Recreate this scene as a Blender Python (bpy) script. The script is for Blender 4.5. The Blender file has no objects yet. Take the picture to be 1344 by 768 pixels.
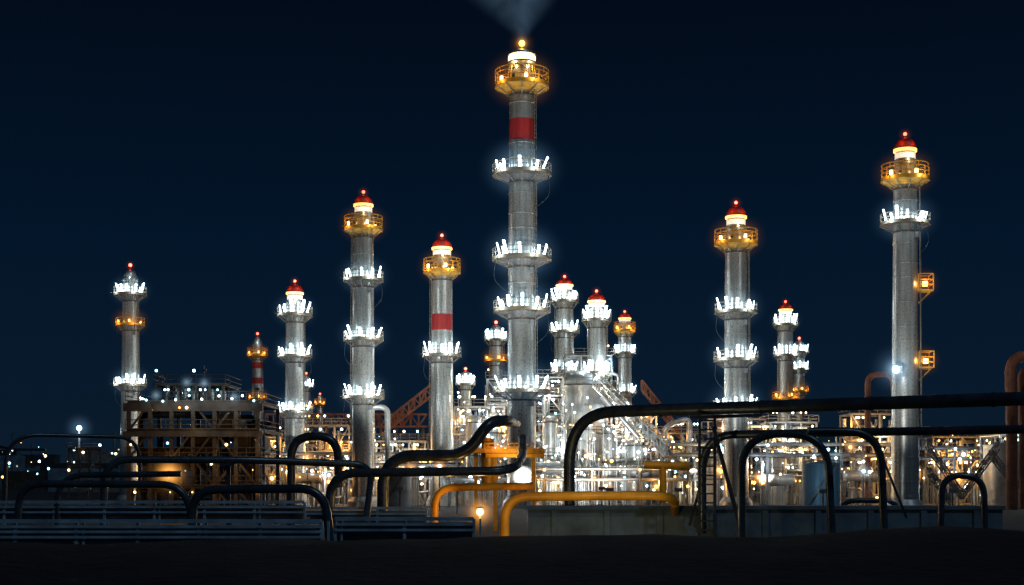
import bpy, math, random
from mathutils import Vector, Matrix
random.seed(7)
F=1867.0; CX=672.0; HY=630.0; CZ=4.0
def P(px,py,d): return Vector(((px-CX)*d/F, d, CZ+(HY-py)*d/F))
def X(px,d): return (px-CX)*d/F
def Z(py,d): return CZ+(HY-py)*d/F
def S(px,d): return px*d/F
sc=bpy.context.scene
# ---------------------------------------------------------------- materials
MATS={}
def nt(m): m.use_nodes=True; return m.node_tree.nodes, m.node_tree.links
def surf(name,col,rough=0.5,metal=0.0,var=0.25,scale=0.6,bump=0.15,streak=False,dark=0.5):
    m=bpy.data.materials.new(name); n,l=nt(m); b=n['Principled BSDF']
    tc=n.new('ShaderNodeTexCoord'); mp=n.new('ShaderNodeMapping')
    l.new(tc.outputs['Object'],mp.inputs[0])
    if streak: mp.inputs['Scale'].default_value=(2.2,2.2,0.16)
    no=n.new('ShaderNodeTexNoise'); no.inputs['Scale'].default_value=scale; no.inputs['Detail'].default_value=7
    no.inputs['Roughness'].default_value=0.65
    l.new(mp.outputs[0],no.inputs['Vector'])
    cr=n.new('ShaderNodeValToRGB'); cr.color_ramp.elements[0].position=0.33; cr.color_ramp.elements[1].position=0.62
    c=Vector(col); lo=c*(1-var-0.25*dark); hi=c*(1+var*0.4)
    cr.color_ramp.elements[0].color=(lo[0],lo[1]*0.97,lo[2]*0.93,1); cr.color_ramp.elements[1].color=(*hi,1)
    l.new(no.outputs[0],cr.inputs[0]); l.new(cr.outputs[0],b.inputs['Base Color'])
    n2=n.new('ShaderNodeTexNoise'); n2.inputs['Scale'].default_value=scale*6; n2.inputs['Detail'].default_value=4
    l.new(tc.outputs['Object'],n2.inputs['Vector'])
    mr=n.new('ShaderNodeMapRange'); mr.inputs[3].default_value=max(0.05,rough-0.12); mr.inputs[4].default_value=min(1,rough+0.15)
    l.new(n2.outputs[0],mr.inputs[0]); l.new(mr.outputs[0],b.inputs['Roughness'])
    bp=n.new('ShaderNodeBump'); bp.inputs['Strength'].default_value=bump; bp.inputs['Distance'].default_value=0.05
    l.new(n2.outputs[0],bp.inputs['Height']); l.new(bp.outputs[0],b.inputs['Normal'])
    b.inputs['Metallic'].default_value=metal
    MATS[name]=m; return m
def emis(name,col,s):
    m=bpy.data.materials.new(name); n,l=nt(m); b=n['Principled BSDF']
    b.inputs['Base Color'].default_value=(0.8,0.8,0.8,1)
    b.inputs['Emission Color'].default_value=(*col,1); b.inputs['Emission Strength'].default_value=s
    m.cycles.emission_sampling='NONE'
    MATS[name]=m; return m
surf('tower_steel',(0.66,0.67,0.63),0.29,0.72,0.26,0.9,0.06,True)
surf('silver',(0.58,0.60,0.59),0.34,0.55,0.3,0.5,0.12)
surf('silver_dark',(0.24,0.25,0.26),0.5,0.3,0.35,0.6,0.2)
surf('red_paint',(0.42,0.03,0.03),0.45,0,0.3,0.9,0.1,True)
surf('red_dome',(0.50,0.045,0.025),0.4,0,0.3,1.2,0.1)
surf('deck',(0.12,0.10,0.075),0.6,0.3,0.35,1.2,0.2)
surf('rail',(0.27,0.23,0.165),0.5,0.3,0.3,1.0,0.1)
surf('gold',(0.70,0.36,0.04),0.45,0.2,0.35,1.0,0.1)
surf('yellow_pipe',(0.80,0.42,0.03),0.4,0.0,0.3,0.5,0.15)
surf('dark_pipe',(0.065,0.098,0.132),0.28,0.35,0.4,0.7,0.2)
surf('dark_steel',(0.05,0.065,0.085),0.5,0.4,0.4,0.8,0.2)
surf('brown_steel',(0.085,0.070,0.060),0.6,0.2,0.4,0.6,0.3)
surf('rust',(0.27,0.095,0.045),0.6,0.1,0.4,0.6,0.3)
surf('blue_tank',(0.10,0.24,0.36),0.45,0.1,0.3,0.5,0.15,True)
surf('concrete',(0.15,0.24,0.32),0.85,0,0.35,0.35,0.4)
surf('rail_blue',(0.36,0.55,0.70),0.45,0.1,0.3,1.0,0.1)
surf('ground',(0.04,0.042,0.046),0.8,0,0.5,0.25,0.8)
surf('bank',(0.006,0.008,0.011),0.95,0,0.6,0.5,1.0)
emis('lampW',(0.66,0.88,1.0),10.0)
emis('lampC',(0.35,0.80,1.0),7.0)
emis('lampO',(1.0,0.42,0.06),8.0)
emis('lampY',(1.0,0.66,0.26),8.0)
emis('lampR',(1.0,0.10,0.04),6.0)
emis('ringO',(1.0,0.38,0.04),3.0)
emis('lampDim',(0.8,0.72,0.55),0.8)
# ---------------------------------------------------------------- mesh builder
class MB:
    def __init__(s): s.v=[]; s.f=[]; s.m=[]; s.sm=[]; s.names=[]
    def mi(s,n):
        if n not in s.names: s.names.append(n)
        return s.names.index(n)
    def add(s,vs,fs,mat,smooth=False):
        o=len(s.v); s.v+= [tuple(v) for v in vs]; k=s.mi(mat)
        for f in fs: s.f.append([i+o for i in f]); s.m.append(k); s.sm.append(smooth)
    def cyl(s,a,b,r0,r1=None,n=10,mat='silver',cap=True):
        a=Vector(a); b=Vector(b); r1=r0 if r1 is None else r1
        d=(b-a); 
        if d.length<1e-5: return
        d.normalize(); u=d.orthogonal().normalized(); w=d.cross(u)
        if n==4:
            up=Vector((0,0,1)) if abs(d.z)<0.95 else Vector((0,1,0))
            u0=d.cross(up).normalized(); w0=d.cross(u0); u=(u0+w0).normalized(); w=d.cross(u)
        vs=[]
        for p,r in((a,r0),(b,r1)):
            for i in range(n):
                t=2*math.pi*i/n; vs.append(p+u*(r*math.cos(t))+w*(r*math.sin(t)))
        fs=[(i,(i+1)%n,n+(i+1)%n,n+i) for i in range(n)]
        s.add(vs,fs,mat,n>5)
        if cap: s.add(vs,[tuple(range(n))[::-1],tuple(range(n,2*n))],mat,False)
    def beam(s,a,b,w,mat): s.cyl(a,b,w*0.707,None,4,mat,True)
    def box(s,c,sz,mat,rz=0,tilt=None):
        R=Matrix.Rotation(rz,3,'Z')
        if tilt is not None: R=R@Matrix.Rotation(tilt,3,'Y')
        c=Vector(c); vs=[]
        for x in(-.5,.5):
            for y in(-.5,.5):
                for z in(-.5,.5): vs.append(c+R@Vector((x*sz[0],y*sz[1],z*sz[2])))
        s.add(vs,[(0,1,3,2),(4,6,7,5),(0,4,5,1),(2,3,7,6),(0,2,6,4),(1,5,7,3)],mat)
    def rev(s,c,prof,n,mat,hard=True,smooth=True):
        c=Vector(c)
        def ringv(r,z): return [c+Vector((r*math.cos(2*math.pi*i/n),r*math.sin(2*math.pi*i/n),z)) for i in range(n)]
        if hard:
            for (r0,z0),(r1,z1) in zip(prof[:-1],prof[1:]):
                s.add(ringv(r0,z0)+ringv(r1,z1),[(i,(i+1)%n,n+(i+1)%n,n+i) for i in range(n)],mat,smooth)
        else:
            vs=[]; fs=[]
            for r,z in prof: vs+=ringv(r,z)
            for k in range(len(prof)-1):
                fs+=[(k*n+i,k*n+(i+1)%n,(k+1)*n+(i+1)%n,(k+1)*n+i) for i in range(n)]
            s.add(vs,fs,mat,smooth)
    def dome(s,c,r,h,n,mat,k=6):
        s.rev(c,[(max(r*math.cos(math.pi/2*i/k),0.001),h*math.sin(math.pi/2*i/k)) for i in range(k+1)],n,mat,False)
    def ball(s,c,r,mat,n=8,k=5):
        s.rev(c,[(max(r*math.sin(math.pi*i/k),0.0005),-r*math.cos(math.pi*i/k)) for i in range(k+1)],n,mat,False)
    def hoop(s,c,R,t,n,mat):
        s.rev(c,[(R-t,-t),(R+t,-t),(R+t,t),(R-t,t),(R-t,-t)],n,mat,True)
    def tube(s,pts,r,mat,R=2.0,n=14,seg=8,flange=True):
        pts=[Vector(p) for p in pts]; path=[pts[0]]; marks=[]
        for i in range(1,len(pts)-1):
            p=pts[i]; a=(pts[i-1]-p); b=(pts[i+1]-p)
            t=min(R,a.length*0.48,b.length*0.48); A=p+a.normalized()*t; B=p+b.normalized()*t
            marks.append((A,-a.normalized())); marks.append((B,b.normalized()))
            for k in range(seg+1):
                u=k/seg
                q=(A*(1-u)**2+p*2*u*(1-u)+B*u*u)
                path.append(q)
        path.append(pts[-1])
        pp=[path[0]]
        for q in path[1:]:
            if (q-pp[-1]).length>1e-3: pp.append(q)
        vs=[]; u=None
        for i,q in enumerate(pp):
            d=(pp[min(i+1,len(pp)-1)]-pp[max(i-1,0)]).normalized()
            if u is None: u=d.orthogonal().normalized()
            u=(u-d*u.dot(d)).normalized(); w=d.cross(u)
            for k in range(n):
                t=2*math.pi*k/n; vs.append(q+u*(r*math.cos(t))+w*(r*math.sin(t)))
        fs=[]
        for i in range(len(pp)-1):
            for k in range(n): fs.append((i*n+k,i*n+(k+1)%n,(i+1)*n+(k+1)%n,(i+1)*n+k))
        s.add(vs,fs,mat,True)
        L=len(pp)-1
        s.add(vs[:n]+vs[L*n:],[tuple(range(n))[::-1],tuple(range(n,2*n))],mat,False)
        if flange:
            for q,d in marks: s.cyl(q-d*r*0.12,q+d*r*0.12,r*1.09,None,n,mat)
            for a,b in zip(pts[:-1],pts[1:]):
                ln=(b-a).length; d=(b-a).normalized(); k=int(ln/(r*22))
                for j in range(1,k+1):
                    q=a+d*(ln*j/(k+1)); s.cyl(q-d*r*0.12,q+d*r*0.12,r*1.1,None,n,mat)
    def build(s,name,parent=None):
        me=bpy.data.meshes.new(name); me.from_pydata(s.v,[],s.f)
        for nm in s.names: me.materials.append(MATS[nm])
        me.polygons.foreach_set('material_index',s.m); me.polygons.foreach_set('use_smooth',s.sm)
        me.update(); ob=bpy.data.objects.new(name,me); sc.collection.objects.link(ob)
        if parent: ob.parent=parent
        return ob
COL={'W':(0.76,0.91,1.0),'O':(1.0,0.45,0.09),'Y':(1.0,0.72,0.36),'R':(1,0.16,0.05)}
def plight(loc,power,c='W',rad=0.12,parent=None,name='lamp_light'):
    l=bpy.data.lights.new(name,'POINT'); l.energy=power; l.color=COL[c]; l.shadow_soft_size=rad
    o=bpy.data.objects.new(name,l); o.location=loc; sc.collection.objects.link(o)
    if parent: o.parent=parent
    return o
def spot(loc,target,power,ang,c='W',parent=None,name='floodlight_beam'):
    l=bpy.data.lights.new(name,'SPOT'); l.energy=power; l.color=(.95,.98,.96); l.shadow_soft_size=0.3; l.spot_size=math.radians(ang); l.spot_blend=0.6
    o=bpy.data.objects.new(name,l); o.location=loc; sc.collection.objects.link(o)
    o.rotation_euler=(Vector(target)-Vector(loc)).to_track_quat('-Z','Y').to_euler()
    if parent: o.parent=parent
    return o
# self-glowing volumes added round lamps as painted bloom, fading outward from each
HALOS={}
def halomesh(key,col,s):
    m=bpy.data.materials.new('emissive_halo_'+key); m.use_nodes=True; n=m.node_tree.nodes; l=m.node_tree.links; n.clear()
    out=n.new('ShaderNodeOutputMaterial'); e=n.new('ShaderNodeEmission'); e.inputs[0].default_value=(*col,1)
    tc=n.new('ShaderNodeTexCoord'); ln=n.new('ShaderNodeVectorMath'); ln.operation='LENGTH'; l.new(tc.outputs['Object'],ln.inputs[0])
    mr=n.new('ShaderNodeMapRange'); mr.inputs[1].default_value=1; mr.inputs[2].default_value=0; l.new(ln.outputs['Value'],mr.inputs[0])
    pw=n.new('ShaderNodeMath'); pw.operation='POWER'; pw.inputs[1].default_value=3.0; l.new(mr.outputs[0],pw.inputs[0])
    mu=n.new('ShaderNodeMath'); mu.operation='MULTIPLY'; mu.inputs[1].default_value=s
    l.new(pw.outputs[0],mu.inputs[0]); l.new(mu.outputs[0],e.inputs[1]); l.new(e.outputs[0],out.inputs['Volume'])
    m.cycles.volume_step_rate=1.6
    MATS['halo'+key]=m; mb=MB(); mb.ball((0,0,0),1,'halo'+key,14,8)
    me=bpy.data.meshes.new('halo_'+key); me.from_pydata(mb.v,[],mb.f); me.materials.append(m); HALOS[key]=me
halomesh('W',(.30,.62,1.0),.10); halomesh('O',(1.0,.42,.08),.10); halomesh('R',(1.0,.12,.03),.2); halomesh('S',(1.0,.42,.08),1.5); halomesh('L',(.5,.8,1.0),.55)
def halo(c,r,key='W',parent=None,sz=1.0):
    o=bpy.data.objects.new('emissive_halo',HALOS['O' if key=='Y' else key]); o.location=c; o.scale=(r,r,r*sz); sc.collection.objects.link(o)
    if parent: o.parent=parent
# ---------------------------------------------------------------- platforms
def platform(mb,cx,cy,z,rb,ro,kind,lights,k,lampmat='lampW',railmat='rail'):
    n=28; c=(cx,cy,z)
    th=0.28*k
    mb.rev(c,[(rb*0.98,-th),(ro,-th),(ro,0),(rb*0.98,0)],n,'deck')
    mb.rev(c,[(ro+0.001,-th*1.3),(ro+0.06*k,-th*1.3),(ro+0.06*k,0.12*k),(ro+0.001,0.12*k)],n,railmat)
    for i in range(10):
        a=2*math.pi*(i+0.5)/10; ca,sa=math.cos(a),math.sin(a)
        mb.beam((cx+rb*ca,cy+rb*sa,z-th-1.1*k),(cx+(ro-0.1)*ca,cy+(ro-0.1)*sa,z-th-0.04),0.12*k,'rail')
    mb.rev((cx,cy,z-th-1.1*k),[(rb,-0.12*k),(rb+0.1*k,-0.12*k),(rb+0.1*k,0.12*k),(rb,0.12*k)],n,'deck')
    H=1.25*k
    for i in range(14):
        a=2*math.pi*i/14; ca,sa=math.cos(a),math.sin(a)
        mb.beam((cx+ro*ca,cy+ro*sa,z),(cx+ro*ca,cy+ro*sa,z+H),0.08*k,railmat)
    for h in (0.5,1.0): mb.hoop((cx,cy,z+H*h),ro,0.045*k,n,railmat)
    if kind=='W':
        m=9
        for i in range(m):
            a=2*math.pi*(i+0.5)/m+0.25*random.random(); ca,sa=math.cos(a),math.sin(a)
            hh=(1.1+0.9*random.random())*k
            rr=rb+(ro-rb)*(0.62+0.12*random.random())
            t=random.uniform(0.12,0.42)
            mb.box((cx+rr*ca,cy+rr*sa,z+0.3*k+hh/2),(0.14*k,0.36*k,hh),lampmat,a,t)
            mb.beam((cx+rr*ca,cy+rr*sa,z),(cx+rr*ca,cy+rr*sa,z+0.35*k),0.1*k,'deck')
        for i in range(4):
            a=random.random()*6.28; rr=rb+(ro-rb)*0.5
            mb.ball((cx+rr*math.cos(a),cy+rr*math.sin(a),z+0.35*k),0.14*k,random.choice((lampmat,'lampY')),6,4)
    else:
        m=9
        for i in range(m):
            a=2*math.pi*(i+0.3*random.random())/m; rr=rb+(ro-rb)*0.65
            mb.box((cx+rr*math.cos(a),cy+rr*math.sin(a),z+0.6*k),(0.25*k,0.35*k,0.5*k),lampmat if i%2 else 'deck',a)
def arm_light(mb,cx,cy,a,ro,z,k,power,kind,root):
    ca,sa=math.cos(a),math.sin(a); R=ro+0.85*k
    p=Vector((cx+R*ca,cy+R*sa,z+0.15*k))
    mb.beam((cx+ro*ca,cy+ro*sa,z-0.05*k),p-Vector((0,0,.14*k)),0.07*k,'deck')
    plight(p,power,kind,0.10*k,root)
def tower(px,d,w0,w1,top,basket,plats,style='red',bands=(),side=(),name='refinery_tower',ladder=True,q=1.0,pipe=0):
    cx=X(px,d); cy=d; r0=S(w0,d)/2; r1=S(w1,d)/2
    k=r0/1.8*0.75+0.25
    root=bpy.data.objects.new(name,None); root.empty_display_size=1; sc.collection.objects.link(root)
    mb=MB(); zt=Z(top,d); zb=Z(basket[0],d)
    n=36 if w0>20 else 20
    def rad(z): return r1+(r0-r1)*min(1,z/zb)
    cuts=[0.0]
    bl=sorted([(Z(b[1],d),Z(b[0],d)) for b in bands])
    for a,b in bl: cuts+= [a,b]
    cuts.append(zb)
    for i in range(len(cuts)-1):
        a,b=cuts[i],cuts[i+1]; mat='tower_steel'
        if any(abs(a-x[0])<1e-4 for x in bl): mat='red_paint'
        mb.rev((cx,cy,0),[(rad(a),a),(rad(b),b)],n,mat)
    z=2.0
    while z<zb-1:
        if not any(a-.3<z<b+.3 for a,b in bl):
            mb.rev((cx,cy,z),[(rad(z),-0.07*k),(rad(z)+0.05*k,-0.05*k),(rad(z)+0.05*k,0.05*k),(rad(z),0.07*k)],n,'tower_steel')
        z+=random.choice([2.1,2.9,3.6])*max(0.6,k)
    mb.rev((cx,cy,0),[(r1*1.35,0),(r1*1.3,0.9),(r1*1.02,1.6)],n,'silver')
    h=zt-zb
    if style=='red':
        mb.rev((cx,cy,zb),[(r0*1.0,0),(r0*0.92,0.05),(r0*0.92,h*0.30),(r0*1.02,h*0.30),(r0*1.02,h*0.36),(r0*0.84,h*0.36),(r0*0.84,h*0.62)],n,'tower_steel')
        mb.rev((cx,cy,zb),[(r0*0.86,h*0.44),(r0*0.88,h*0.44),(r0*0.88,h*0.56),(r0*0.86,h*0.56)],n,'lampDim')
        mb.rev((cx,cy,zb),[(r0*0.84,h*0.60),(r0*1.0,h*0.60),(r0*1.0,h*0.655),(r0*0.9,h*0.655)],n,'ringO')
        mb.dome((cx,cy,zb+h*0.655),r0*0.97,h*0.26,n,'red_dome')
        mb.cyl((cx,cy,zb+h*0.88),(cx,cy,zt-0.15),0.09*k,None,8,'red_dome')
        mb.ball((cx,cy,zt),0.27*k,'lampR',10,6)
        halo((cx,cy,zt-.1),1.4*k,'R',root)
        for a in (-2.2,-.9): plight((cx+r0*1.25*math.cos(a),cy+r0*1.25*math.sin(a),zb+h*0.80),18*k*k,'R',0.07,root)
        plight((cx+r0*.3,cy-r0*1.6,zb+h*0.42),75*k*k*q,'Y',0.07,root)
    elif style=='white':
        mb.rev((cx,cy,zb),[(r0,0),(r0*0.9,0.05),(r0*0.9,h*0.45),(r0*1.02,h*0.45),(r0*1.02,h*0.52),(r0*0.9,h*0.52)],n,'tower_steel')
        mb.dome((cx,cy,zb+h*0.52),r0*0.9,h*0.33,n,'tower_steel')
        mb.cyl((cx,cy,zb+h*0.8),(cx,cy,zt-0.1),0.14*k,None,8,'red_dome')
        mb.cyl((cx,cy,zb+h*0.80),(cx,cy,zb+h*0.90),r0*.42,r0*.2,12,'red_dome')
        mb.ball((cx,cy,zt),0.38*k,'lampR',10,6); halo((cx,cy,zt-.1),1.4*k,'R',root)
        plight((cx+r0*.2,cy-r0*1.7,zb+h*0.62),60*k*k,'W',0.07,root)
    else:
        mb.rev((cx,cy,zb),[(r0,0),(r0*0.88,0.05),(r0*0.88,h*0.42),(r0*1.12,h*0.50),(r0*1.12,h*0.55),(r0*1.0,h*0.55)],n,'tower_steel')
        mb.rev((cx,cy,zb),[(r0*0.9,h*0.55),(r0*1.08,h*0.56),(r0*1.08,h*0.66),(r0*0.9,h*0.68)],n,'lampY')
        mb.rev((cx,cy,zb),[(r0*1.0,h*0.68),(r0*1.12,h*0.70),(r0*1.08,h*0.76),(r0*0.6,h*0.82),(r0*0.01,h*0.83)],n,'tower_steel')
        mb.cyl((cx,cy,zb+h*0.82),(cx,cy,zt-0.2),0.12,None,8,'gold')
        mb.ball((cx,cy,zt),0.42,'lampO',12,8); halo((cx,cy,zt),2.4,'O',root); halo((cx,cy,zt),1.3,'S',root)
        for i in range(10):
            a=6.283*i/10; mb.beam((cx+r0*1.2*math.cos(a),cy+r0*1.2*math.sin(a),zb),(cx+r0*0.95*math.cos(a),cy+r0*0.95*math.sin(a),zb+h*0.5),0.12,'gold')
        for a in (-2.2,-0.9,1.5): plight((cx+r0*1.3*math.cos(a),cy+r0*1.3*math.sin(a),zb+h*0.42),110,'Y',0.1,root)
        plight((cx,cy-0.9,zt-.4),40,'O',0.1,root)
    rbk=S(basket[1],d)/2
    lm={'O':'lampO','W':'lampW','Y':'lampY'}[basket[2]]
    platform(mb,cx,cy,zb,r0,rbk,'W' if basket[2]=='W' else 'O',None,k*1.15,lm,'gold' if basket[2]!='W' else 'rail')
    if basket[2]!='W':
        mb.rev((cx,cy,zb),[(r0,-1.0*k),(rbk*0.78,-0.75*k),(rbk*0.97,-0.4*k)],n,'gold')
        mb.hoop((cx,cy,zb+2.0*k),rbk,0.06*k,28,'gold')
        for i in range(10):
            a=6.283*i/10; mb.beam((cx+rbk*math.cos(a),cy+rbk*math.sin(a),zb+1.2*k),(cx+rbk*math.cos(a),cy+rbk*math.sin(a),zb+2.0*k),0.08*k,'gold')
    halo((cx,cy,zb+.8*k),rbk*1.7,basket[2],root,.8)
    AL=(-2.5,-1.1,1.4) if w0>=20 else (-2.4,-.8)
    for a in AL: arm_light(mb,cx,cy,a,rbk,zb,k,(120 if basket[2]!='W' else 140)*k*k*q,'Y' if (basket[2]!='W' and a==-1.1) else ('O' if basket[2]!='W' else 'W'),root)
    for (py,w,kd) in plats:
        zz=Z(py,d); ro=S(w,d)/2; rb=rad(zz)
        platform(mb,cx,cy,zz,rb,ro,'W' if kd=='W' else 'O',None,k,{'W':'lampW','O':'lampO'}[kd],'rail' if kd=='W' else 'gold')
        halo((cx,cy,zz+.7*k),ro*1.75,kd,root,.8)
        for a in AL:
            arm_light(mb,cx,cy,a+random.uniform(-.15,.15),ro,zz,k,(260 if kd=='W' else 100)*k*k*q,kd,root)
        mb.box((cx+rb*0.7,cy-rb*0.9,zz-1.9*k),(0.5*k,0.4*k,0.8*k),'silver_dark')
    for (py,s_) in side:
        zz=Z(py,d); rb=rad(zz); ox=cx+s_*(rb+0.75)
        mb.box((ox,cy,zz),(1.9,2.2,0.16),'gold')
        for xx in(-0.9,0.9):
            for yy in(-1.05,1.05): mb.beam((ox+xx,cy+yy,zz+0.08),(ox+xx,cy+yy,zz+2.0),0.12,'gold')
        for hz in (0.7,1.3,2.0):
            for yy in(-1.05,1.05): mb.beam((ox-0.9,cy+yy,zz+hz),(ox+0.9,cy+yy,zz+hz),0.1,'gold')
            mb.beam((ox+0.9*s_,cy-1,zz+hz),(ox+0.9*s_,cy+1,zz+hz),0.1,'gold')
        mb.beam((ox+0.8*s_,cy,zz-0.1),(ox-0.6*s_,cy,zz-1.5),0.14,'gold')
        mb.box((ox,cy-0.6,zz+0.8),(0.5,0.4,0.6),'lampO'); plight((ox,cy-1.4,zz+0.9),80,'O',0.08,root); halo((ox,cy,zz+.9),2.6,'O',root)
    if ladder and w0>=18:
        a=random.choice([-0.5,-2.6]); zz=3.0
        lx=cx+(r1+0.35)*math.cos(a); ly=cy+(r1+0.35)*math.sin(a)
        tx=cx+(r0+0.35)*math.cos(a); ty=cy+(r0+0.35)*math.sin(a)
        def LP(z,off): 
            t=z/zb; return Vector((lx+(tx-lx)*t-math.sin(a)*off,ly+(ty-ly)*t+math.cos(a)*off,z))
        for o in(-0.25,0.25): mb.beam(LP(2,o),LP(zb-0.4,o),0.07,'rail')
        while zz<zb-0.6:
            mb.beam(LP(zz,-0.25),LP(zz,0.25),0.05,'rail'); zz+=0.55
        b=a+ (1.5 if a>-1 else -1.3); bx=math.cos(b); by=math.sin(b)
        mb.cyl((cx+(r1+0.28)*bx,cy+(r1+0.28)*by,1),(cx+(r0+0.28)*bx,cy+(r0+0.28)*by,zb-2),0.13*k,None,8,'silver')
        for (py,w,kd) in plats:
            zz=Z(py,d); ss=random.choice((-1,1)); rr=S(w,d)/2
            mb.tube([(cx+ss*rr*.9,cy,zz-.2),(cx+ss*rr*.98,cy,zz-3.2*k),(cx+ss*(rad(zz)+.1),cy,zz-4.8*k)],.05*k,'dark_steel',2,6,5,False)
    if pipe:
        sx=pipe
        zz=Z(plats[-1][0],d) if plats else zb*0.6
        mb.tube([(cx+sx*r1*0.8,cy-0.3,zz-1.5),(cx+sx*(r1+1.8),cy-0.3,zz-1.5),(cx+sx*(r1+1.8),cy-0.3,2)],0.42,'silver',1.4,12)
    mb.build('shaft',root)
    return root
W='W'; O='O'
tower(685,200,33,39,57,(112,70,'Y'),[(228,77,W),(339,77,W),(407,74,W),(513,74,W)],'crown',[(158,186)],name='striped_flare_stack',q=1.1)
tower(1188,175,30,37,176,(235,61,'Y'),[(293,64,W)],'red',(),[(382,1),(483,1)],q=1.2)
tower(966,200,28,33,266,(319,56,'Y'),[(409,55,W),(472,58,W),(536,60,W)],'red')
tower(477,205,26,31,252,(300,50,'Y'),[(367,52,W),(445,52,W),(521,54,W)],'red',pipe=1)
tower(580,220,27,31,309,(356,48,'Y'),[(466,50,W)],'red',[(413,434)])
tower(387,225,23,29,369,(413,46,W),[(467,45,W),(540,46,W)],'red')
tower(171,230,20,27,348,(386,42,W),[(426,37,O),(505,42,W)],'white')
tower(338,300,14,17,438,(466,26,O),[(523,24,O)],'white',[(476,484),(496,504)])
tower(741,250,23,26,363,(395,36,W),[(435,38,W),(488,36,W)],'red')
tower(783,235,24,27,382,(420,38,W),[(489,36,W)],'red')
tower(820,260,17,20,409,(434,28,O),[(463,29,W),(515,30,W)],'red')
tower(651,270,18,21,423,(446,30,W),[(473,30,O)],'white')
tower(1031,260,19,22,396,(426,32,W),[(466,32,W),(522,34,O)],'red')
tower(1049,290,14,16,444,(462,24,W),[(484,24,W),(513,24,O)],'white')
tower(611,240,15,19,484,(504,26,W),[(560,30,W)],'white')
tower(402,320,11,14,490,(508,20,W),[(535,20,O)],'white')
tower(181,300,10,13,515,(530,19,W),[],'white')
tower(420,300,8,10,517,(530,14,O),[],'white')
# ---------------------------------------------------------------- ground
def sm(a,b,x):
    t=max(0,min(1,(x-a)/(b-a))); return t*t*(3-2*t)
def gz(x,y):
    crest=2.66+0.05*math.sin(x*0.35+2)+0.03*math.sin(x*0.9+1)+0.36*math.exp(-((x-9.6)/2.8)**2)+0.14*math.exp(-((x-3.5)/2.5)**2)
    near=2.15
    if y<30: return near+(crest-near)*sm(14,30,y)+0.02*math.sin(3*x+2*y)
    return crest*(1-sm(31,50,y))
xs=[-3000,-1500,-800,-400,-200,-100,-60]+[-40+i*0.8 for i in range(101)]+[60,100,200,400,800,1500,3000]
ys=[-300,-60,-10,0,5,10]+[12+i*0.8 for i in range(50)]+[55,60,80,120,200,300,500,900,2000,5000]
g=MB(); vs=[]; fa=[]; fb=[]
for y in ys:
    for x in xs: vs.append((x,y,gz(x,y)+(random.uniform(-0.03,0.03) if 12<y<50 and abs(x)<41 else 0)))
nx=len(xs)
for j in range(len(ys)-1):
    for i in range(nx-1): (fb if ys[j]<52 else fa).append((j*nx+i,j*nx+i+1,(j+1)*nx+i+1,(j+1)*nx+i))
g.add(vs,fa,'ground',True); 
kk=g.mi('bank')
for f in fb: g.f.append(list(f)); g.m.append(kk); g.sm.append(True)
g.build('ground')
# ---------------------------------------------------------------- helpers for plant
def rlamp(mb,p,r=0.2,mix='WWWCYO'):
    k=random.choice(mix); mb.ball(p,r,'lamp'+k,6,4)
def frame(mb,x0,x1,y0,y1,z0,z1,nl,nx,mat='silver',w=0.3,brace=True,rails=True,lamps=6,mix='WWWCYO',lr=0.2):
    xs=[x0+(x1-x0)*i/nx for i in range(nx+1)]; hz=(z1-z0)/nl
    for x in xs:
        for y in(y0,y1): mb.beam((x,y,z0),(x,y,z1),w,mat)
    for l in range(1,nl+1):
        z=z0+l*hz
        for y in(y0,y1): mb.beam((x0,y,z),(x1,y,z),w*0.8,mat)
        for x in xs: mb.beam((x,y0,z),(x,y1,z),w*0.7,mat)
        mb.box(((x0+x1)/2,(y0+y1)/2,z+w*0.5),(x1-x0+0.6,y1-y0+0.6,0.1),'deck')
        if rails:
            rm='rail' if mat!='brown_steel' else 'brown_steel'
            for h in(0.5,1.05):
                for y in(y0-.3,y1+.3): mb.beam((x0-.3,y,z+h+w*.5),(x1+.3,y,z+h+w*.5),0.07,rm)
                for x in(x0-.3,x1+.3): mb.beam((x,y0-.3,z+h+w*.5),(x,y1+.3,z+h+w*.5),0.07,rm)
            m=int((x1-x0)/1.6)+1
            for i in range(m+1):
                x=x0-.3+(x1-x0+.6)*i/m; mb.beam((x,y0-.3,z+w*.5),(x,y0-.3,z+w*.5+1.05),0.07,rm)
        if brace:
            for i in range(nx):
                if random.random()<0.6:
                    a,b=(xs[i],xs[i+1]) if random.random()<.5 else (xs[i+1],xs[i])
                    mb.beam((a,y0,z-hz),(b,y0,z),w*0.55,mat)
    for i in range(lamps):
        l=random.randint(1,nl)
        rlamp(mb,(random.uniform(x0,x1),y0-0.35,z0+l*hz+random.choice([-0.6,1.6])),lr*random.uniform(.6,1.2),mix)
def vessel(mb,x,y,z0,z1,r,mat='silver',n=20,plat=True):
    mb.cyl((x,y,z0),(x,y,z1-r*0.5),r,None,n,mat); mb.dome((x,y,z1-r*0.5),r,r*0.5,n,mat)
    z=z0+2
    while z<z1-r*0.6:
        mb.hoop((x,y,z),r+0.02,0.06,n,mat); z+=2.4
    if plat:
        for z in [z1-r*0.6-0.4,z0+(z1-z0)*0.55]:
            mb.rev((x,y,z),[(r,-.1),(r+.9,-.1),(r+.9,.05),(r,.05)],n,'deck')
            for h in(.5,1.05): mb.hoop((x,y,z+h),r+.88,.04,n,'rail')
            for i in range(10):
                a=6.283*i/10; mb.beam((x+(r+.88)*math.cos(a),y+(r+.88)*math.sin(a),z),(x+(r+.88)*math.cos(a),y+(r+.88)*math.sin(a),z+1.05),.06,'rail')
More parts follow.
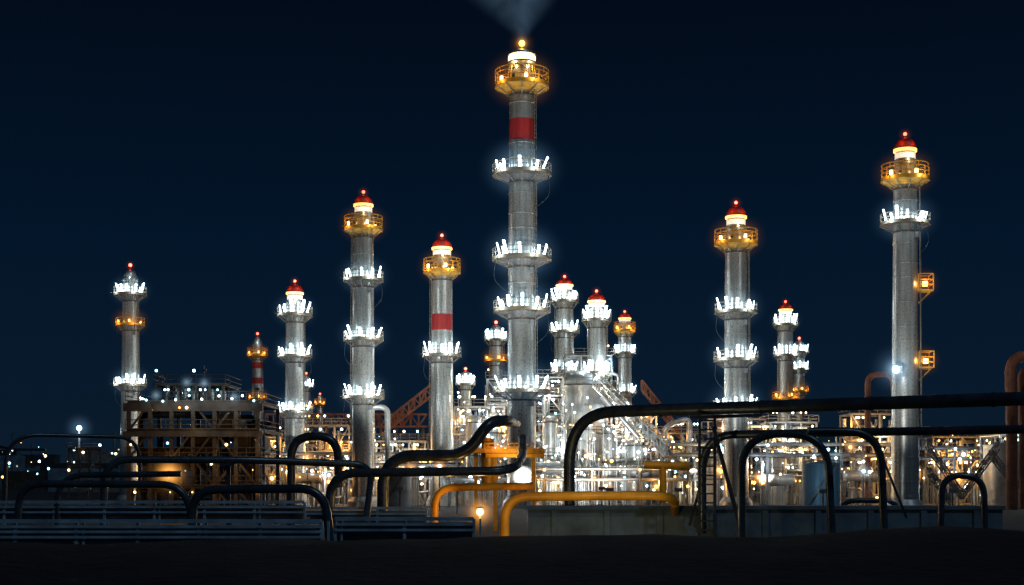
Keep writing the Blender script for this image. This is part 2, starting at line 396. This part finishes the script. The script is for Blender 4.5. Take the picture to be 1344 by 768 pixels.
def hvessel(mb,x0,x1,y,z,r,mat='silver'):
    mb.cyl((x0,y,z),(x1,y,z),r,None,18,mat)
    for x,s_ in((x0,-1),(x1,1)):
        for i in range(4):
            a=i/4*math.pi/2; b=(i+1)/4*math.pi/2
            mb.cyl((x+s_*r*.5*math.sin(a),y,z),(x+s_*r*.5*math.sin(b),y,z),r*math.cos(a),max(r*math.cos(b),.01),18,mat,False)
    for x in(x0+.2*(x1-x0),x1-.2*(x1-x0)): mb.box((x,y,z-r-0.3),(0.5,r*1.6,0.9),'silver_dark')
def pipes(mb,x0,x1,y0,y1,z0,z1,n,mats,rmin=.1,rmax=.32):
    for i in range(n):
        m=random.choice(mats); r=random.uniform(rmin,rmax); y=random.uniform(y0,y1)
        a=random.uniform(x0,x1); L=random.uniform(2,9)*random.choice((-1,1)); b=max(x0,min(x1,a+L))
        z=random.uniform(z0+0.5,z1); t=random.random()
        if abs(b-a)<1: continue
        if t<0.35: pts=[(a,y,z0),(a,y,z),(b,y,z),(b,y,z0)]
        elif t<0.7: pts=[(a,y,z0),(a,y,z),(b,y,z),(b,y,min(z1,z+random.uniform(1,5)))]
        elif t<0.9: pts=[(a,y,z),(b,y,z),(b,y+random.uniform(1,4),z)]
        else: pts=[(a,y,z0),(a,y,z1)]
        mb.tube(pts,r,m,0.9,8,5)
def truss(mb,a,b,w,h,n,mat,t=0.16):
    a=Vector(a); b=Vector(b); d=(b-a).normalized(); s_=d.cross(Vector((0,0,1))).normalized()*w/2; u=Vector((0,0,h))
    for o in(s_,-s_):
        mb.beam(a+o,b+o,t,mat); mb.beam(a+o+u,b+o+u,t,mat)
        for i in range(n):
            p=a+(b-a)*(i/n); q=a+(b-a)*((i+1)/n)
            mb.beam(p+o,p+o+u,t*.7,mat)
            mb.beam((p+o),(q+o+u),t*.6,mat) if i%2 else mb.beam((p+o+u),(q+o),t*.6,mat)
    for i in range(n+1):
        p=a+(b-a)*(i/n); mb.beam(p+s_,p-s_,t*.6,mat); mb.beam(p+s_+u,p-s_+u,t*.6,mat)
def mkroot(name):
    r=bpy.data.objects.new(name,None); sc.collection.objects.link(r); return r
def unit(name,px0,px1,d,pytop,nl,nx,dep=8,mat='silver',np_=20,lamps=25,mix='WWWCCYO',pl=4,pw=500,pc='WWWY',ves=(),lr=.18,mats=('silver','silver','silver_dark')):
    root=mkroot(name); mb=MB(); x0,x1=X(px0,d),X(px1,d); zt=Z(pytop,d)
    frame(mb,x0,x1,d-dep/2,d+dep/2,0,zt,nl,nx,mat,0.28,True,True,lamps,mix,lr)
    pipes(mb,x0-1,x1+1,d-dep/2-1.5,d+dep/2,0,zt*0.95,np_,mats)
    for (vp,vy,vr,vd) in ves:
        vessel(mb,X(vp,d),d+vd,0,Z(vy,d),S(vr,d),'silver')
    for i in range(pl):
        fx=(i+0.5)/pl
        p=Vector((x0+(x1-x0)*fx+random.uniform(-1,1),d-dep/2-random.uniform(1.6,3.4),random.uniform(0.2,0.95)*zt)); c_=random.choice(pc)
        plight(p,pw*random.uniform(.8,1.6)*1.5,c_,.14,root); mb.beam(p+Vector((0,.2,.2)),p+Vector((0,3,.6)),.08,'silver_dark')
        halo(p,random.uniform(1.6,3.4),c_,root); halo(p,random.uniform(.9,1.4),'L' if c_=='W' else 'S',root)
    mb.build('steel_frame_and_piping',root); return root
unit('process_unit',598,662,232,536,5,4,9,'silver',34,34,'WWWCYO',5,420,'WWWO')
unit('process_unit',700,738,228,498,7,2,8,'silver',24,26,'WWWCY',5,420)
unit('process_unit',742,800,240,470,8,3,9,'silver',44,40,'WWWCY',8,450,ves=((765,488,29,-4),))
unit('process_unit',800,858,232,545,4,3,8,'silver',30,26,'WWWCYO',5,420,'WWO')
unit('process_unit',640,700,245,500,6,3,8,'silver',28,26,'WWWYO',4,420)
unit('process_unit',855,925,250,570,3,4,9,'silver_dark',28,30,'WWYYO',4,420,'WYO',ves=((880,592,12,-6),))
unit('process_unit',1005,1065,235,556,3,3,8,'silver_dark',28,26,'WYYO',4,420,'WYO',ves=((1010,590,13,-6),))
unit('process_unit',1110,1165,245,545,4,3,8,'silver',26,28,'WWYYO',4,420,'YOO')
unit('process_unit',1215,1290,250,575,3,4,9,'silver_dark',32,34,'WYYOC',5,420,'WOO')
unit('process_unit',925,1000,262,552,3,4,9,'silver_dark',26,28,'WWYO',4,420,'WYO')
unit('process_unit',355,372,240,575,3,1,6,'silver_dark',10,10,'WYO',2,350,'OO')
unit('process_unit',405,462,240,560,3,3,8,'silver_dark',28,26,'WWOO',4,380,'WOO')
unit('process_unit',497,560,238,580,3,3,8,'silver',30,28,'WWYO',4,400,'WOO')
unit('process_unit',1300,1400,215,572,3,5,9,'silver',30,20,'WCY',4,400,'W')
c=mkroot('storage_vessel_group'); mb=MB()
for px,py,rp,d in((622,545,11,226),(648,560,9,226),(722,545,10,222),(800,560,10,224),(832,575,11,224),(540,600,10,226),(935,600,10,220)):
    vessel(mb,X(px,d),d,0,Z(py,d),S(rp,d),'silver',18)
for px0,px1,py,rp,d in((700,735,615,9,212),(600,640,622,8,214),(830,870,620,9,214),(1110,1150,625,8,214),(1000,1040,630,8,214),(380,420,628,7,210)):
    hvessel(mb,X(px0,d),X(px1,d),d,Z(py,d),S(rp,d),'silver')
mb.build('vessels',c)
mb=MB(); truss(mb,P(783,508,226),P(880,602,218),2.2,2.0,12,'silver',.2); mb.build('inclined_conveyor')
mb=MB(); mb.cyl(P(806,520,228),P(905,628,214),0.75,None,14,'silver'); mb.cyl(P(838,575,215),P(790,520,215),0.4,None,12,'silver'); mb.build('inclined_duct')
mb=MB(); truss(mb,P(500,572,250),P(566,520,250),2.2,2.0,9,'rust',.25); truss(mb,P(350,560,255),P(560,560,255),2.5,2.2,20,'rust',.25)
for px in(380,430,520,555): mb.beam(P(px,560,255),(X(px,255),255,0),.5,'brown_steel')
o=mb.build('conveyor_gantry')
for px in(400,470,530,560): plight(P(px,572,249),120,'O',.1,o)
mb=MB(); truss(mb,P(842,512,262),P(892,575,262),2.2,1.8,9,'rust',.22); mb.build('inclined_conveyor')
def rack(name,px0,px1,d,py,nc,mats,lampmix,pn=3):
    root=mkroot(name); mb=MB(); x0,x1=X(px0,d),X(px1,d); z=Z(py,d)
    m=max(2,int((x1-x0)/6))
    for i in range(m+1):
        x=x0+(x1-x0)*i/m
        for yy in(-2,2): mb.beam((x,d+yy,0),(x,d+yy,z+1.6),.32,'silver_dark')
        for zz in(z-.4,z+1.2): mb.beam((x,d-2.2,zz),(x,d+2.2,zz),.3,'silver_dark')
        rlamp(mb,(x,d-2.5,z+random.choice([-.7,1.7])),.2,lampmix)
        if random.random()<.6: rlamp(mb,(x+2,d-2.4,random.uniform(1,z)),.2,lampmix)
    for lvl in(z,z+1.6):
        for j in range(5):
            r=random.uniform(.14,.3); y=d-1.8+j*.9
            mb.cyl((x0-.5,y,lvl+r),(x1+.5,y,lvl+r),r,None,10,random.choice(mats))
    for i in range(pn):
        p=Vector((x0+(x1-x0)*(i+.5)/pn,d-4,z*0.7+1)); c_=random.choice(lampmix.replace('C','W')); plight(p,420,c_,.12,root)
        mb.beam((p.x,p.y+.3,0),(p.x,p.y+.3,p.z+.3),.1,'silver_dark'); halo(p,2.4,c_,root)
    mb.build('rack',root)
rack('pipe_rack',350,600,212,612,5,['silver','silver_dark','rust'],'WYOO',4)
rack('pipe_rack',590,900,208,632,5,['silver','silver_dark','yellow_pipe'],'WYOO',4)
rack('pipe_rack',880,1190,212,600,5,['silver','silver_dark','rust'],'WYOC',4)
rack('pipe_rack',1190,1420,222,604,5,['silver','silver_dark'],'WYC',3)
mb=MB()
for a,b in(((1215,585),(1262,655)),((1262,655),(1310,590)),((1218,622),(1250,665)),((1300,600),(1344,655))):
    truss(mb,P(*a,195),P(*b,195),1.2,1.0,6,'silver_dark',.18)
mb.build('lattice_braces')
mb=MB(); d=190
mb.tube([P(1328,560,d),P(1326,468,d),P(1380,466,d)],.75,'rust',2.2,16); mb.tube([P(1342,560,d+4),P(1340,482,d+4),P(1400,480,d+4)],.5,'rust',1.8,14)
mb.cyl((X(1328,d),d,0),P(1328,560,d),.75,None,16,'rust'); mb.cyl((X(1342,d+4),d+4,0),P(1342,560,d+4),.5,None,14,'rust')
o=mb.build('flue_gas_duct')
mb=MB(); d=215; mb.tube([(X(1139,d),d,0),P(1139,492,d),P(1172,490,d),P(1176,560,d)],.45,'rust',1.5,12); mb.build('vapour_pipe')
mb=MB(); mb.tube([(X(872,240),240,0),P(872,560,240),P(905,548,240),P(905,600,240)],.5,'silver',1.5,12); mb.build('vapour_pipe')
def tank(name,px0,px1,py,d,mat,base=0):
    mb=MB(); x=(X(px0,d)+X(px1,d))/2; r=(X(px1,d)-X(px0,d))/2; z=Z(py,d)
    mb.cyl((x,d,base),(x,d,z),r,None,40,mat); mb.rev((x,d,z),[(r+.05,-.1),(r+.05,.1),(r*.5,.35),(0.01,.45)],40,mat)
    zz=1
    while zz<z: mb.hoop((x,d,zz),r+.01,.05,40,mat); zz+=1.6
    for h in(.5,1.0): mb.hoop((x,d,z+h),r-.05,.035,40,'rail')
    for i in range(20):
        a=6.283*i/20; mb.beam((x+(r-.05)*math.cos(a),d+(r-.05)*math.sin(a),z),(x+(r-.05)*math.cos(a),d+(r-.05)*math.sin(a),z+1),.06,'rail')
    for i in range(26):
        a=-2.6+i*.06; mb.box((x+(r+.4)*math.cos(a),d+(r+.4)*math.sin(a),z*i/26+.2),(.8,.3,.05),'rail',a)
    return mb.build(name)
o=tank('storage_tank',1053,1102,610,165,'blue_tank'); plight(P(1048,640,158),160,'W',.1,o); plight(P(1108,625,158),140,'W',.1,o)
tank('storage_tank',1292,1352,585,205,'silver')
tank('storage_tank',500,540,625,200,'silver_dark')
# ---- left dark structure
d=168; root=mkroot('cooling_structure'); mb=MB()
x0,x1=X(187,d),X(350,d)
frame(mb,x0,x1,d-6,d+8,0,Z(532,d),4,6,'brown_steel',.42,True,True,10,'YO',.14)
frame(mb,X(215,d),X(302,d),d-4,d+5,Z(532,d),Z(508,d),1,5,'brown_steel',.25,True,True,8,'WC',.14)
mb.box(((x0+x1)/2,d-6,Z(538,d)),(x1-x0+1.2,.5,.9),'brown_steel'); mb.box(((x0+x1)/2,d-6.2,Z(572,d)),(x1-x0+1.2,.4,.6),'brown_steel')
for i in range(7):
    x=X(222+i*12,d); vessel(mb,x,d-1,Z(527,d),Z(512,d)+random.uniform(-.2,.6),.42,'silver',12,False)
hvessel(mb,X(225,d),X(285,d),d+3,Z(515,d),.9,'silver_dark')
for px,py in((208,488),(213,492),(248,492),(268,480),(300,495),(338,505)):
    mb.beam(P(px,528,d),P(px,py,d),.12,'silver_dark'); mb.box(P(px,py+6,d),(.5,.3,.3),'dark_steel')
pipes(mb,x0,x1,d-5,d+5,0,Z(545,d),26,['brown_steel','silver_dark','dark_steel'],.12,.35)
for i in range(5):
    mb.box((x0+(x1-x0)*(i+.5)/5,d,Z(random.choice([585,555,600]),d)),(3,5,2),random.choice(['brown_steel','silver_dark']))
for i in range(9): mb.ball(P(193+i*18+random.uniform(-5,5),525-random.uniform(-2,6),d-6.6),.13,random.choice(['lampW','lampC']),6,4)
for px,py,c_,pw in((200,540,'Y',55),(250,560,'Y',55),(300,545,'Y',55),(335,580,'Y',50),(240,518,'W',150),(290,515,'W',150),(225,600,'O',80),(310,610,'O',70)):
    plight(P(px,py,d-8.5),pw,c_,.08,root); mb.beam(P(px,py-2,d-8.4),P(px,py-3,d-6),.07,'dark_steel')
for px,py in((205,519),(245,502),(268,503),(308,521)):
    halo(P(px,py,d-7),1.5,'W',root); halo(P(px,py,d-7),.9,'L',root)
mb.build('steel_frame',root)
mb=MB(); d=260
frame(mb,X(97,d),X(125,d),d-3,d+3,0,Z(590,d),3,2,'brown_steel',.3,True,True,5,'WYO'); 
mb.beam((X(104,d),d,0),P(104,563,d),.3,'silver_dark'); mb.ball(P(104,562,d),.5,'lampC',10,6)
o=mb.build('lighting_mast'); plight(P(104,565,d-2),600,'W',.2,o); halo(P(104,562,d),3.5,'W',o)
# ---------------------------------------------------------------- foreground pipes
def fpipe(pts,r_px,dref,mat='dark_pipe',R=2.0,name='steel_pipeline',sup=()):
    mb=MB(); mb.tube([P(*p) for p in pts],S(r_px,dref),mat,R,20,10)
    for s_ in sup:
        p=P(*s_); mb.beam((p.x,p.y,0),(p.x,p.y,p.z),.25,'dark_steel'); mb.box((p.x,p.y,p.z-S(r_px,dref)-.05),(.9,.9,.15),'dark_steel')
    return mb.build(name)
fpipe([(747,705,90),(747,542,90),(1480,519,71)],7.6,90,R=3.4)
fpipe([(922,700,86),(922,571,86),(1480,561,73)],5.2,86,R=2.2)
fpipe([(973,705,80),(973,570,80),(1086,569,79),(1092,705,79)],5.2,80,R=2.2)
fpipe([(1060,566,77),(1155,566,77),(1161,705,77)],5.2,77,R=2.2)
fpipe([(1235,705,74),(1236,624,74),(1291,625,74),(1293,705,74)],4.2,74,R=1.2)
fpipe([(1100,705,100),(1102,657,100),(1180,657,100),(1183,705,100)],3.2,100,R=1.2)
fpipe([(502,700,95),(503,598,95),(612,598,95),(642,553,95),(666,552,97),(678,556,140)],7.6,95,R=2.2)
fpipe([(432,705,92),(433,621,92),(600,619,92),(672,618,92),(686,600,96),(686,575,100)],6.0,92,R=1.8)
fpipe([(382,700,105),(382,573,105),(443,572,105),(445,640,105)],5.6,105,R=1.8)
fpipe([(136,700,88),(137,603,88),(330,604,90),(489,610,93),(480,690,88)],4.8,88,R=1.6,sup=((300,604,89.5),))
fpipe([(75,700,84),(76,624,84),(238,622,84)],4.0,84,R=1.6)
fpipe([(24,700,78),(25,635,78),(243,636,78),(256,705,78)],4.8,78,R=1.8)
fpipe([(252,705,66),(254,643,66),(425,641,66),(434,712,66)],5.8,66,R=1.9)
fpipe([(6,700,96),(8,570,96),(183,574,100),(184,640,100)],2.6,96,R=2.2)
fpipe([(-60,560,110),(8,590,104),(60,590,104)],1.8,104,R=2.2)
o=fpipe([(662,720,84),(663,652,84),(885,650,84),(886,672,88)],6.2,84,'yellow_pipe',1.7,'yellow_gas_pipeline',)
plight(P(702,676,79),150,'Y',.06,o); plight(P(790,634,80),170,'Y',.06,o); plight(P(645,640,80),130,'O',.06,o); plight(P(860,676,81),80,'Y',.06,o)
o=fpipe([(570,705,98),(571,640,98),(700,638,98)],5.0,98,'yellow_pipe',1.4,'yellow_gas_pipeline')
plight(P(590,655,94),80,'O',.05,o)
mb=MB(); d=110
mb.box(P(668,592,d),(S(104,d)*.9,3,.35),'gold'); mb.box(P(676,598,d-1),(4.5,1,.3),'gold')
for px in(625,650,700): mb.beam(P(px,594,d),(X(px,d),d,0),.3,'gold')
for h in(582,587): mb.beam(P(636,h,d-1.5),P(700,h,d-1.5),.09,'gold')
for px in(636,655,675,700): mb.beam(P(px,594,d-1.5),P(px,581,d-1.5),.09,'gold')
mb.cyl(P(640,575,d),P(640,640,d),.5,None,12,'gold')
o=mb.build('yellow_valve_platform'); plight(P(672,606,d-3),110,'Y',.05,o); plight(P(652,584,d-3),80,'O',.05,o)
mb=MB(); d=120
mb.cyl(P(845,610,d),P(905,612,d),.35,None,12,'yellow_pipe'); mb.tube([P(870,660,d),P(870,612,d)],.3,'yellow_pipe'); mb.hoop(P(880,600,d),.5,.06,16,'gold'); mb.beam(P(880,600,d),P(880,612,d),.1,'gold')
o=mb.build('yellow_valve_manifold'); plight(P(870,590,d-4),90,'Y',.06,o)
mb=MB(); d=84
for px in(918,938): mb.beam(P(px,545,d),(X(px,d),d,0),.16,'dark_steel')
for py in range(552,705,12): mb.beam(P(918,py,d),P(938,py,d),.1,'dark_steel')
mb.beam(P(936,560,d),P(975,705,d),.22,'dark_steel'); mb.beam(P(905,548,d),P(1000,545,d),.18,'dark_steel')
mb.beam(P(940,560,d+3),P(905,690,d+3),.15,'dark_steel')
mb.beam(P(1150,580,d),P(1190,680,d),.12,'dark_steel')
mb.build('access_ladder')
mb=MB()
d=88; x0,x1=X(693,d),X(1316,d); zt=Z(669,d)
mb.box(((x0+x1)/2,d+1,zt/2),(x1-x0,2,zt),'concrete'); mb.box(((x0+x1)/2,d+1,zt+.12),(x1-x0+.3,2.3,.22),'concrete')
for i in range(9): mb.box((x0+(x1-x0)*(i+.5)/9,d-.06,zt*.5),(.35,.12,zt-.1),'concrete')
mb.build('concrete_parapet_wall')
def railing(px0,px1,pyt,pyb,d,mat='rail_blue',n=4,step=2.6,nm='steel_railing'):
    mb=MB(); x0,x1=X(px0,d),X(px1,d); zt,zb=Z(pyt,d),Z(pyb,d)
    m=max(1,int((x1-x0)/step))
    for i in range(m+1):
        x=x0+(x1-x0)*i/m; mb.beam((x,d,0),(x,d,zt),.15,mat)
        if i%2==0: mb.beam((x+.3,d,0),(x+.3,d,zt),.1,mat)
    for j in range(n): 
        z=zb+(zt-zb)*(j+1)/n; mb.beam((x0,d-.1,z),(x1,d-.1,z),.17 if j==n-1 else .11,mat)
    mb.box(((x0+x1)/2,d+1.3,zb-.15),(x1-x0,2.2,.25),'concrete')
    mb.box(((x0+x1)/2,d+.3,(zb+zt)/2-.1),(x1-x0,.06,(zt-zb)*.8),'concrete')
    return mb.build(nm)
railing(-60,422,684,712,62); railing(440,622,681,703,66,n=3); railing(-60,400,659,679,84,n=3); railing(300,560,667,682,92,n=2)
for px,py,d,pw in((630,672,96,1200),(222,622,155,1800),(577,612,185,500),(357,628,190,300)):
    mb=MB(); p=P(px,py,d); mb.beam((p.x,p.y,0),(p.x,p.y,p.z-.2),.12,'dark_steel'); mb.ball(p,.24,'lampY',10,6); mb.cyl(p+Vector((0,0,.26)),p+Vector((0,0,.36)),.36,.15,12,'dark_steel')
    big=d<160
    o=mb.build('sodium_lamp_post'); plight(p+Vector((0,-.5,0)),pw*.3,'O',.1,o); halo(p,(3.0 if big else 1.6)*(d/130),'O',o); halo(p,(1.9 if big else .9)*(d/130),'S',o)
mb=MB(); p=P(1176,485,172); mb.ball(p,.45,'lampW',12,8); mb.box(p+Vector((.4,.5,0)),(.8,.5,.9),'silver_dark'); mb.beam(p+Vector((.2,.5,0)),p+Vector((1.2,1.5,0)),.15,'rail')
o=mb.build('floodlight'); plight(p+Vector((-.2,-.9,0)),400,'W',.2,o); halo(p,4,'W',o); halo(p,2.1,'L',o)
# ---------------------------------------------------------------- scattered plant lights
mb=MB(); root=mkroot('plant_area_lamps')
for i in range(820):
    px=random.uniform(330,1344); d=random.uniform(205,300)
    top=545 if 600<px<860 else 578
    py=random.triangular(top-12,652,622); z=max(.8,Z(py,d)); r=random.choice((.07,.09,.11,.14,.18,.26))
    rlamp(mb,(X(px,d),d,z),r,'WWWCYYOOO')
    mb.beam((X(px,d),d+.3,0),(X(px,d),d+.3,z+.2),.09,'silver_dark')
for i in range(170):
    px=random.uniform(600,850); d=random.uniform(215,228); py=random.uniform(515,640)
    rlamp(mb,(X(px,d),d,Z(py,d)),random.uniform(.07,.18),'WWWWCYO')
    mb.beam((X(px,d),d+.2,0),(X(px,d),d+.2,Z(py,d)+.2),.07,'silver')
for i in range(44):
    px=random.uniform(350,1344); d=random.uniform(203,212); p=P(px,random.uniform(585,650),d); key=random.choice('WWOO')
    mb.ball(p,.24,'lamp'+key,8,5); mb.beam((p.x,p.y+.3,0),(p.x,p.y+.3,p.z),.1,'silver_dark'); halo(p,random.uniform(1.0,1.9),'L' if key=='W' else 'S',root)
mb.build('lamps',root)
mb=MB()
for i in range(400):
    d=random.uniform(400,1200); px=random.uniform(-50,1400)
    if i%3==0: px=random.uniform(-30,250)
    z=random.uniform(2,18)
    mb.ball((X(px,d),d,z),random.choice((.12,.2,.3,.45))*d/500,random.choice(['lampO','lampY','lampW','lampC','lampW','lampC','lampDim']),6,4)
for i in range(110):
    d=random.uniform(450,1100); px=random.uniform(-80,1420); h=random.uniform(5,19)*d/700; w=random.uniform(10,36)
    mb.box((X(px,d),d+6,h/2),(w,10,h),random.choice(['concrete','dark_steel','brown_steel','silver_dark']))
    if random.random()<.5: mb.cyl((X(px,d),d+6,0),(X(px,d),d+6,h*random.uniform(1.3,2)),1.0,None,8,'concrete')
mb.build('distant_industrial_skyline')
root=mkroot('floodlight_row'); mb=MB()
for px,d,tpx,td,ty,pw in((600,165,685,200,330,40000),(800,165,690,200,200,52000),(380,170,477,205,380,32000),(890,160,966,200,400,36000),(1080,140,1188,175,400,32000),
                      (1250,140,1188,175,280,14000),(525,180,580,220,430,26000),(325,190,387,225,470,21000),(115,195,171,230,470,21000),(790,185,765,240,520,30000),(1000,210,1031,260,470,13000),(690,195,650,240,540,12000)):
    p=Vector((X(px,d),d,3.2)); mb.beam((p.x,p.y,0),(p.x,p.y,3),.15,'dark_steel'); mb.box(p+Vector((0,-.1,-.3)),(.9,.6,.4),'silver_dark')
    spot(p+Vector((0,0,.3)),P(tpx,ty,td),pw,48,'W',root)
mb.build('fixtures',root)
# ---------------------------------------------------------------- steam plume
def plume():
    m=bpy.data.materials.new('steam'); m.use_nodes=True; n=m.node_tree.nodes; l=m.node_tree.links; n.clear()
    out=n.new('ShaderNodeOutputMaterial'); v=n.new('ShaderNodeEmission'); v.inputs[0].default_value=(.32,.55,.82,1)  # plume emits its own faint blue; lit look is put into the volume
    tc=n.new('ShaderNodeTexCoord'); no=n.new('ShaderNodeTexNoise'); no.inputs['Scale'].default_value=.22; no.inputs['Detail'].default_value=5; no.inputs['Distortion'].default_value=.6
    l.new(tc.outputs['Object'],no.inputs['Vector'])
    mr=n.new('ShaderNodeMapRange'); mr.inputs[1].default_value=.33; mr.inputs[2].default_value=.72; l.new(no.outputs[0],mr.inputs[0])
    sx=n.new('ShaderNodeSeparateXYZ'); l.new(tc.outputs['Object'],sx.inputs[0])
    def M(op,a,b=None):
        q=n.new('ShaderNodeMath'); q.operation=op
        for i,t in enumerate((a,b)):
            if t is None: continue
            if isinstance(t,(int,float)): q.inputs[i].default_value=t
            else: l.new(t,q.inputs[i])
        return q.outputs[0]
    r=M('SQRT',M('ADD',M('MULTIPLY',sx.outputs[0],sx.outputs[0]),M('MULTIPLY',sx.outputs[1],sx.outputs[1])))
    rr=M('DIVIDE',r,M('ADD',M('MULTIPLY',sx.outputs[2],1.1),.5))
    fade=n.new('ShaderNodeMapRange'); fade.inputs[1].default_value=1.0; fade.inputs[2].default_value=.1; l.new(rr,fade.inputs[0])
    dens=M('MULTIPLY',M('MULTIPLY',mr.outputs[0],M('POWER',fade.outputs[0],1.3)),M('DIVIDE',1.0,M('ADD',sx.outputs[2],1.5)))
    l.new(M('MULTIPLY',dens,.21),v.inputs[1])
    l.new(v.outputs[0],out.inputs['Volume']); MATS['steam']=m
    mb=MB(); mb.rev((0,0,0),[(.01,0),(.5,0),(16.5,14.7),(.01,14.8)],24,'steam',False)
    o=mb.build('steam_plume'); o.location=P(685,54,200); o.rotation_euler=(0,math.radians(-5),0)
plume()
w=bpy.data.worlds.new('World'); sc.world=w; w.use_nodes=True; n=w.node_tree.nodes; l=w.node_tree.links
bg=n['Background']; tc=n.new('ShaderNodeTexCoord'); sx=n.new('ShaderNodeSeparateXYZ'); l.new(tc.outputs['Generated'],sx.inputs[0])
cr=n.new('ShaderNodeValToRGB'); l.new(sx.outputs[2],cr.inputs[0]); e=cr.color_ramp.elements
e[0].position=0; e[0].color=(.0042,.0110,.0225,1); e[1].position=1; e[1].color=(.0006,.002,.006,1)
for p_,c_ in((.06,(.0024,.0102,.0240,1)),(.17,(.0010,.0076,.0210,1)),(.32,(.0008,.0034,.0100,1))):
    q=e.new(p_); q.color=c_
l.new(cr.outputs[0],bg.inputs[0]); bg.inputs[1].default_value=1.0
s=bpy.data.lights.new('night_fill','SUN'); s.energy=.26; s.angle=math.radians(.5); s.color=(.55,.78,1)  # unseen fill sun added from the camera side to light towers evenly
so=bpy.data.objects.new('night_fill',s); sc.collection.objects.link(so); so.rotation_euler=(math.radians(40),0,math.radians(35))
cam=bpy.data.cameras.new('camera'); co=bpy.data.objects.new('camera',cam); sc.collection.objects.link(co)
co.location=(0,0,CZ); co.rotation_euler=(math.pi/2,0,0); cam.sensor_width=36; cam.lens=36*F/1344; cam.shift_y=(HY-384)/1344; cam.clip_end=8000; cam.clip_start=.1
sc.camera=co
sc.view_settings.view_transform='Standard'; sc.view_settings.look='None'; sc.view_settings.exposure=0
print('lights',len([o for o in sc.objects if o.type=='LIGHT']),'objs',len(sc.objects))
